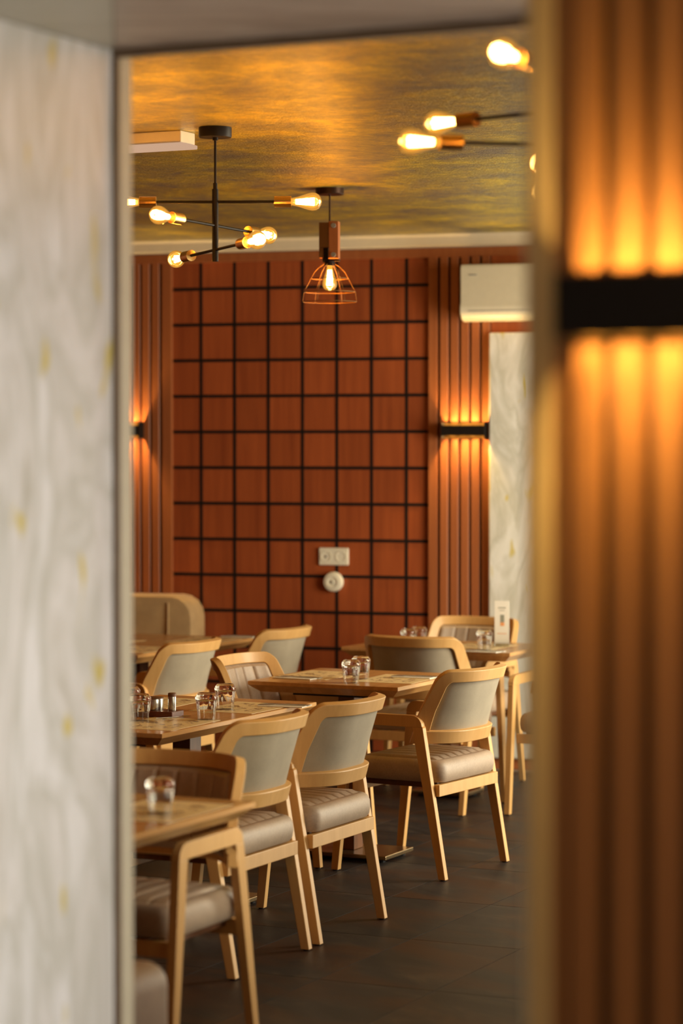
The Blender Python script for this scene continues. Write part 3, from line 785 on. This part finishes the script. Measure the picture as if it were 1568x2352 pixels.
def make_chair(label, group):
    t = thing('armchair', label, 'chair', (0, 0, 0), 0, group)
    for sx in (-1, 1):
        x0, x1 = sorted((sx * 0.257, sx * 0.285))
        for (yt, yb) in ((-0.135, -0.248), (0.195, 0.255)):
            p = leg_profile(yt, yb, 0.050, 0.032, 0.613)
            mb = MB(); mb.rings([[(x0, y, z) for y, z in p], [(x1, y, z) for y, z in p]])
            lg = mb.build('leg', M['beech'], t, bevel=0.0025, seg=2)
            mb = MB(); mb.cyl(((x0 + x1) / 2, yb, 0), ((x0 + x1) / 2, yb, 0.006), 0.011, 10); mb.build('foot_glide', M['rubber'], lg)
        # armrest with rounded outer corners
        pts = [(-0.162, 0.613)]
        for i in range(6):
            a = R(180 - 90 * i / 5); pts.append((-0.110 + 0.046 * math.cos(a), 0.617 + 0.044 * math.sin(a)))
        for i in range(6):
            a = R(90 - 90 * i / 5); pts.append((0.174 + 0.046 * math.cos(a), 0.616 + 0.044 * math.sin(a)))
        pts += [(0.222, 0.613), (0.165, 0.613), (-0.105, 0.613)]
        mb = MB(); mb.rings([[(x0, y, z) for y, z in pts], [(x1, y, z) for y, z in pts]])
        mb.build('armrest', M['beech'], t, bevel=0.003, seg=2)
        # bearer below the seat
        mb = MB(); mb.box(min(sx * 0.19, sx * 0.21), max(sx * 0.19, sx * 0.21), -0.186, 0.165, 0.362, 0.388); mb.build('seat_bearer', M['walnut'], t, bevel=0.002)
    mb = MB(); mb.box(-0.2565, 0.2565, -0.222, -0.194, 0.335, 0.382); mb.build('seat_rail', M['beech'], t, bevel=0.002)
    mb = MB(); mb.box(-0.2565, 0.2565, 0.163, 0.185, 0.335, 0.380); mb.build('seat_rail', M['beech'], t, bevel=0.002)
    # cushion
    mb = MB(); rings = []
    for z, ins in ((0.386, 0.022), (0.388, 0.010), (0.400, 0.001), (0.425, -0.003), (0.450, -0.001), (0.466, 0.006), (0.474, 0.016), (0.478, 0.028), (0.476, 0.034)):
        rings.append([(x, y, z) for x, y in [(x_, y_ - 0.018) for x_, y_ in rounded_rect(0.246 - ins, 0.208 - ins, 0.05 - ins * 0.6)]])
    mb.rings(rings); cu = mb.build('seat_cushion', M['leather'], t, smooth=True)
    mb = MB(); nx, ny = 84, 12; vs = []; fs = []
    for j in range(ny + 1):
        for i in range(nx + 1):
            a, b = -1 + 2 * i / nx, -1 + 2 * j / ny
            x, y = a * 0.208, b * 0.170 - 0.018
            ed = min(1, (1 - abs(a)) / 0.05, (1 - abs(b)) / 0.16)
            g = (a * 3.5 + 0.5) % 1.0; g = min(g, 1 - g)
            z = 0.474 + 0.012 * math.sqrt(max(0, ed * (2 - ed))) + 0.006 * (1 - a * a) * (1 - b * b)
            z -= 0.007 * max(0, 1 - g / 0.18) ** 1.4 * min(1, ed * 1.2)
            vs.append((x, y, z))
    for j in range(ny):
        for i in range(nx):
            k = j * (nx + 1) + i; fs.append((k, k + 1, k + nx + 2, k + nx + 1))
    mb.add(vs, fs); mb.build('quilted_top', M['leather'], cu, smooth=True)
    chair_back(t)
    return t
A_F = R(59.2)
chairA = make_chair('light armchair with beige fabric back, whole in view right of the square table', 'beech armchairs with upholstered seats and backs')
chairA.location = (0.335, 10.566, 0); chairA.rotation_euler = (0, 0, A_F)
SP = [
    ((-0.190, 9.24), 64.4, 'farther of the front pair of armchairs, backs to us, at the shaker table'),
    ((-0.462, 8.66), 64.4, 'nearer of the front pair of armchairs, backs to us, at the shaker table'),
    ((-0.210, 10.866), -115.5, 'armchair with ribbed leather back facing us at the left of the square table'),
    ((0.44, 12.34), -27, 'armchair with wide flat back showing just behind the square table'),
    ((-0.605, 7.26), 154.5, 'blurred foreground armchair tucked under the nearest table beside the white column'),
    ((-0.915, 11.96), 64.4, 'armchair back at far left in front of the long rear table'),
    ((-0.500, 12.80), 64.4, 'armchair back against the grid panelling at the far end of the long rear table'),
    ((0.590, 13.18), 150, 'farthest armchair, only its top rail showing behind the menu card table'),
    ((1.141, 12.146), 155, 'armchair of which only a front leg shows at the edge of the slatted pillar'),
]
for (x, y), a, lab in SP:
    dup(chairA, (x, y, 0), R(a), lab)

# ================================================================== TABLES
def table(name, label, cx, cy, wx, wy, peds, group, pa=0.25, pb=0.16):
    t = thing(name, label, 'table', (cx, cy, 0), -YAW, group)
    a, b = wx / 2, wy / 2
    mb = MB()
    r = lambda i: [(-a + i, -b + i), (a - i, -b + i), (a - i, b - i), (-a + i, b - i)]
    mb.rings([[(x, y, 0.703) for x, y in r(0.040)], [(x, y, 0.7345) for x, y in r(0.0)], [(x, y, 0.7485) for x, y in r(0.0)], [(x, y, 0.750) for x, y in r(0.0015)]])
    mb.build('table_top', M['oak_top'], t)
    for (ex, ny_) in peds:
        mb = MB(); mb.box(ex - pa, ex + pa, ny_ - pb, ny_ + pb, 0.014, 0.032); bp = mb.build('base_plate', M['bronze'], t, bevel=0.003)
        mb = MB()
        for sx in (-pa + 0.04, pa - 0.04):
            for sy in (-pb + 0.04, pb - 0.04): mb.cyl((ex + sx, ny_ + sy, 0), (ex + sx, ny_ + sy, 0.015), 0.018, 10)
        mb.build('base_feet', M['rubber'], bp)
        mb = MB(); mb.box(ex - 0.038, ex + 0.038, ny_ - 0.045, ny_ + 0.045, 0.032, 0.695); mb.build('column', M['walnut'], t, bevel=0.003)
        mb = MB(); mb.box(ex - 0.20, ex + 0.20, ny_ - 0.15, ny_ + 0.15, 0.693, 0.703); mb.build('mounting_plate', M['rubber'], t)
    return t
TG_ = 'oak-topped restaurant tables on bronze pedestals'
def corner_table(name, label, nrx, nry, wx, wy, peds, **kw):
    # near right corner given
    c = Vector((nrx, nry, 0)) + EN(-wx / 2, wy / 2)
    return table(name, label, c.x, c.y, wx, wy, peds, TG_, **kw), c
tC, cC = corner_table('square_table', 'square table in the middle with two upturned glasses, on a flat bronze base plate', 0.233, 10.52, 0.70, 0.70, [(0.035, -0.14)], pb=0.143, pa=0.23)
tB, cB = corner_table('long_table', 'long table at left with upturned glasses and steel shakers, pair of armchairs in front', -0.623, 8.82, 0.70, 1.22, [(0, -0.36), (0.0, 0.20)])
fr = Vector((-0.242, 7.14, 0)); cD = fr + EN(-0.35, -0.61)
tD = table('long_table', 'blurred nearest table cut by the white column, one upturned glass on it', cD.x, cD.y, 0.70, 1.22, [(-0.08, 0.05)], TG_)
tI, cI = corner_table('long_table', 'long rear table at far left in front of the beige wing sofa', -0.975, 12.16, 0.70, 1.22, [(0, 0.0)], pa=0.19)
tK, cK = corner_table('square_table', 'small table at far right carrying the white menu card', 0.812, 12.27, 0.90, 0.62, [(0.0, -0.02)], pa=0.15, pb=0.11)

# ---- table settings
def mat_on(c, dx, dy, label, rot=0.0):
    p = Vector((c.x, c.y, 0)) + EN(dx, dy)
    t = tag(MB_mat(), label, 'placemat', 'printed paper placemats')
    t.location = (p.x, p.y, 0.7502); t.rotation_euler = (0, 0, -YAW + R(rot))
    return t
_pm = None
def MB_mat():
    global _pm
    if _pm is None:
        mb = MB(); mb.box(-0.135, 0.135, -0.19, 0.19, 0, 0.0009); _pm = mb.mesh('placemat'); _pm.materials.append(M['placemat'])
    o = bpy.data.objects.new('placemat', _pm); COL.objects.link(o); return o
mat_on(cC, 0.195, 0.0, 'yellowish printed placemat on the right half of the square middle table', 2)
mat_on(cC, -0.195, 0.02, 'yellowish printed placemat on the left half of the square middle table', -2)
mat_on(cB, 0.195, -0.33, 'placemat nearest the corner of the long table with steel shakers', 1)
mat_on(cB, 0.195, 0.30, 'placemat at the far right of the long table with steel shakers', -1)
mat_on(cB, -0.195, 0.32, 'placemat behind the steel shakers at the far left of their long table', 2)
mat_on(cB, -0.195, -0.33, 'placemat at the near left of the long table with steel shakers', 0)
mat_on(cD, 0.195, 0.33, 'placemat on the blurred nearest table beside the column', 1)
mat_on(cI, 0.195, -0.33, 'placemat at the near end of the long rear table', 0)
mat_on(cI, 0.195, 0.33, 'placemat at the far end of the long rear table', 0)
mat_on(cI, -0.195, 0.0, 'placemat at the left side of the long rear table', 0)
mat_on(cK, 0.17, -0.02, 'placemat at the right on the menu card table', 0)

def make_glass(label):
    t = None
    mb = MB()
    k = 1.0
    outer = [(0.0320, 0.0), (0.0330, 0.02), (0.0365, 0.050), (0.0395, 0.074), (0.0405, 0.080), (0.0395, 0.085), (0.034, 0.091), (0.0315, 0.0955), (0.0300, 0.0965), (0.018, 0.0945), (0.001, 0.094)]
    inner = [(0.001, 0.076), (0.026, 0.075), (0.034, 0.070), (0.0350, 0.060), (0.0315, 0.025), (0.0305, 0.0)]
    prof = inner + outer; SEG = 60
    fl = lambda z, j: 1 + (0.018 * math.cos(10 * 2 * PI * j / SEG) if 0.004 < z < 0.076 else 0)
    mb.rings([[(r_ * fl(z_, j) * math.cos(2 * PI * j / SEG), r_ * fl(z_, j) * math.sin(2 * PI * j / SEG), z_) for j in range(SEG)] for r_, z_ in prof])
    o = mb.build('tumbler', M['glass'], None, smooth=True)
    tag(o, label, 'glass', 'upturned glass tumblers')
    return o
g0 = make_glass('nearer of two upturned tumblers on the square middle table')
def put_glass(o, x, y, label=None):
    p = px(x, y, 0.751); o.location = (p.x, p.y, 0.7515)
    if label: o['label'] = label
def cg(x, y, label):
    o = g0.copy(); COL.objects.link(o); put_glass(o, x, y, label)
put_glass(g0, 806, 1568)
cg(829, 1559, 'farther of two upturned tumblers on the square middle table')
cg(474, 1652, 'nearer of two neighbouring upturned tumblers right of the steel shakers')
cg(517, 1629, 'farther of two neighbouring upturned tumblers right of the steel shakers')
cg(322, 1655, 'upturned tumbler by the white column on the table with steel shakers')
cg(298, 1636, 'upturned tumbler mostly behind the white column, shaker table')
cg(367, 1868, 'blurred upturned tumbler on the nearest table')
cg(938, 1489, 'left upturned tumbler of a pair on the menu card table')
cg(962, 1484, 'right upturned tumbler of a pair on the menu card table')
cg(1112, 1492, 'upturned tumbler just left of the menu card')

def fork_mesh():
    mb = MB(); pts = [(-0.0035, -0.09), (0.0035, -0.09), (0.0025, 0.03), (0.011, 0.05), (0.011, 0.06), (-0.011, 0.06), (-0.011, 0.05), (-0.0025, 0.03)]
    mb.prism(pts, 0, 0.002)
    for k in range(4):
        x = -0.011 + 0.0065 * k; mb.prism([(x, 0.06), (x + 0.0028, 0.06), (x + 0.0028, 0.095), (x, 0.095)], 0.0, 0.002)
    return mb
def knife_mesh():
    mb = MB(); mb.prism([(-0.006, -0.105), (0.006, -0.105), (0.005, 0.0), (-0.005, 0.0)], 0, 0.0035)
    mb.prism([(-0.005, 0.0), (0.006, 0.0), (0.010, 0.03), (0.008, 0.08), (-0.003, 0.105), (-0.005, 0.08)], 0.0005, 0.002)
    return mb
def setting(x, y, rot, where, nap=True, z=0.7512):
    p = px(x, y, 0.75)
    if nap:
        mb = MB(); mb.box(-0.055, 0.055, -0.095, 0.095, 0, 0.0016); mb.box(-0.054, 0.050, -0.094, 0.092, 0.0020, 0.0036); mb.box(-0.055, -0.051, -0.095, 0.095, 0.0016, 0.0020)
        o = mb.build('napkin', M['napkin']); tag(o, 'folded white paper napkin ' + where, 'napkin', 'folded napkins')
        o.location = (p.x, p.y, z); o.rotation_euler = (0, 0, R(rot))
        zz = z + 0.0038
    else: zz = z
    d = Matrix.Rotation(R(rot), 3, 'Z')
    for nm, mk, off in (('fork', fork_mesh, -0.018), ('knife', knife_mesh, 0.018)):
        o = mk().build(nm, M['steel']); tag(o, 'steel %s %s' % (nm, ('lying on the napkin ' if nap else 'lying ') + where), nm, 'steel cutlery')
        q = p + d @ Vector((off, 0, 0)); o.location = (q.x, q.y, zz); o.rotation_euler = (0, 0, R(rot + (4 if nm == 'fork' else -3)))
setting(683, 1558, 60, 'at the left of the square middle table')
setting(951, 1556, 66, 'at the right of the square middle table')
setting(652, 1622, 70, 'at the far corner of the table with steel shakers')
setting(553, 1463, 66, 'on the long rear table beside the armchair back')
setting(1110, 1497, 60, 'by the menu card')
# spoon beside the caddy
mb = MB(); mb.box(-0.003, 0.003, -0.075, 0.02, 0.003, 0.005)
mb.add([(0.015 * math.cos(t_) * s_, 0.045 + 0.024 * math.sin(t_) * s_, 0.001 + 0.004 * s_) for s_ in (1.0, 0.5) for t_ in [2 * PI * k / 14 for k in range(14)]], [tuple(range(14, 28))] + [(k, (k + 1) % 14, 14 + (k + 1) % 14, 14 + k) for k in range(14)])
o = mb.build('spoon', M['steel'], smooth=True); tag(o, 'steel spoon lying in front of the dark condiment tray', 'spoon')
p = px(400, 1650, 0.75); o.location = (p.x, p.y, 0.7512); o.rotation_euler = (0, 0, R(-60))
# condiment tray with steel pots
p = px(368, 1645, 0.75)
t = thing('condiment_tray', 'dark reddish block tray holding the steel pot and shaker', 'tray', (p.x, p.y, 0.7503), -YAW)
mb = MB(); mb.box(-0.085, 0.075, -0.045, 0.045, 0, 0.022); mb.build('tray_block', M['leatherwood'], t, bevel=0.003)
def pot(name, label, dx, dy, r, h, lidh):
    q = Vector((p.x, p.y, 0)) + EN(dx, dy)
    t2 = thing(name, label, 'condiment pot', (q.x, q.y, 0.7727))
    mb = MB(); mb.lathe([(r * 0.97, 0), (r, 0.003), (r, h - 0.002), (r * 0.98, h)], 28); mb.build('body', M['steel'], t2, smooth=True)
    mb = MB(); mb.lathe([(r * 1.02, h), (r * 1.02, h + lidh - 0.002), (r * 0.9, h + lidh), (0.001, h + lidh)], 28); mb.build('lid', M['walnut'], t2, smooth=True)
pot('sugar_pot', 'wide steel pot with a brown lid on the condiment tray', -0.025, 0.0, 0.034, 0.042, 0.006)
pot('shaker', 'narrow steel shaker with a brown cap on the condiment tray', 0.050, 0.0, 0.015, 0.052, 0.014)

# menu card in acrylic holder
p = px(1152, 1484, 0.75)
t = thing('menu_card', 'tall white menu card in a clear stand with small grey and orange picture', 'menu card', (p.x, p.y, 0.7511), R(-12))
mb = MB(); mb.box(-0.036, 0.036, -0.003, 0.003, 0.014, 0.226); cd = mb.build('card', M['napkin'], t)
for (x0, x1, z0, z1, m_) in ((-0.007, 0.013, 0.118, 0.156, 'greyprint'), (-0.007, 0.013, 0.100, 0.118, 'orangeprint'), (-0.018, 0.020, 0.188, 0.193, 'greyprint'), (-0.012, 0.014, 0.176, 0.179, 'greyprint'), (-0.022, 0.024, 0.060, 0.063, 'orangeprint')):
    mb = MB(); mb.box(x0, x1, -0.0036, -0.003, z0, z1); mb.build('print', M[m_], cd)
mb = MB(); mb.box(-0.038, 0.038, -0.022, 0.022, 0.0, 0.014); mb.build('stand', M['acrylic'], t, bevel=0.002)

# ================================================================== SOFA AND STOOL
# wing sofa against the panelled wall, far left
us = wallu(411, 0.45)
t = thing('wing_sofa', 'beige upholstered wing sofa at far left against the slatted wall', 'sofa', tuple(WALL(us - 0.60, 0.40, 0)), -WY)
def soft_box(x0, x1, y0, y1, z0, z1, r, rz, name, mat, rtop=None):
    mb = MB(); cx, cy = (x0 + x1) / 2, (y0 + y1) / 2; a, b = (x1 - x0) / 2, (y1 - y0) / 2
    rings = []
    for i in range(5):
        th = PI / 2 * i / 4; ins = rz * (1 - math.sin(th)); rings.append([(cx + x, cy + y, z0 + rz * (1 - math.cos(th))) for x, y in rounded_rect(a - ins, b - ins, max(0.01, r - ins))])
    for i in range(5):
        th = PI / 2 * i / 4; ins = rz * (1 - math.cos(th)); rings.append([(cx + x, cy + y, z1 - rz + rz * math.sin(th)) for x, y in rounded_rect(a - ins, b - ins, max(0.01, r - ins))])
    mb.rings(rings); return mb.build(name, mat, t, smooth=True)
soft_box(-0.60, 0.60, -0.02, 0.36, 0.10, 0.43, 0.05, 0.02, 'base', M['tan'])
soft_box(-0.50, 0.50, -0.05, 0.26, 0.43, 0.55, 0.05, 0.04, 'seat_cushion', M['tan'])
# back with rounded upper corners
mb = MB(); out = [(-0.60, 0.30)] + [(-0.48 - 0.12 * math.cos(R(a_)), 0.800 + 0.12 * math.sin(R(a_))) for a_ in (0, 22, 45, 68, 90)] + [(0.48 + 0.12 * math.sin(R(a_)), 0.800 + 0.12 * math.cos(R(a_))) for a_ in (0, 22, 45, 68, 90)] + [(0.60, 0.30)]
cxs, czs = 0.0, 0.6
def sc2(f): return [((x - cxs) * f[0] + cxs, (z - czs) * f[1] + czs) for x, z in out]
mb.rings([[(x, 0.36, z) for x, z in sc2((0.97, 0.96))], [(x, 0.34, z) for x, z in sc2((1, 1))], [(x, 0.17, z) for x, z in sc2((1, 1))], [(x, 0.145, z) for x, z in sc2((0.985, 0.975))], [(x, 0.140, z) for x, z in sc2((0.95, 0.93))]])
mb.build('backrest', M['tan'], t, smooth=True)
for k in range(5):
    x = -0.46 + k * 0.23
    mb = MB(); mb.tube([(x, 0.139, 0.5), (x, 0.134, 0.70), (x, 0.137, 0.88)], 0.005, 6); mb.build('piping', M['tan'], t, smooth=True)
for sx in (-0.5, 0.5):
    for sy in (0.03, 0.31):
        mb = MB(); mb.cyl((sx, sy, 0), (sx, sy, 0.10), 0.018, 12, 0.024); mb.build('leg', M['walnut'], t, smooth=True)

# stool at lower left
p = px(332, 2238, 0.47)
c = Vector((p.x, p.y, 0)) + EN(-0.22, 0.0)
t = thing('stool', 'blurred taupe upholstered stool peeping out at the foot of the white column', 'stool', (c.x, c.y, 0), -YAW)
soft_box(-0.20, 0.20, -0.20, 0.20, 0.06, 0.47, 0.07, 0.06, 'upholstery', M['leather'])
for sx in (-0.14, 0.14):
    for sy in (-0.14, 0.14):
        mb = MB(); mb.cyl((sx, sy, 0), (sx, sy, 0.065), 0.016, 12, 0.02); mb.build('leg', M['walnut'], t, smooth=True)
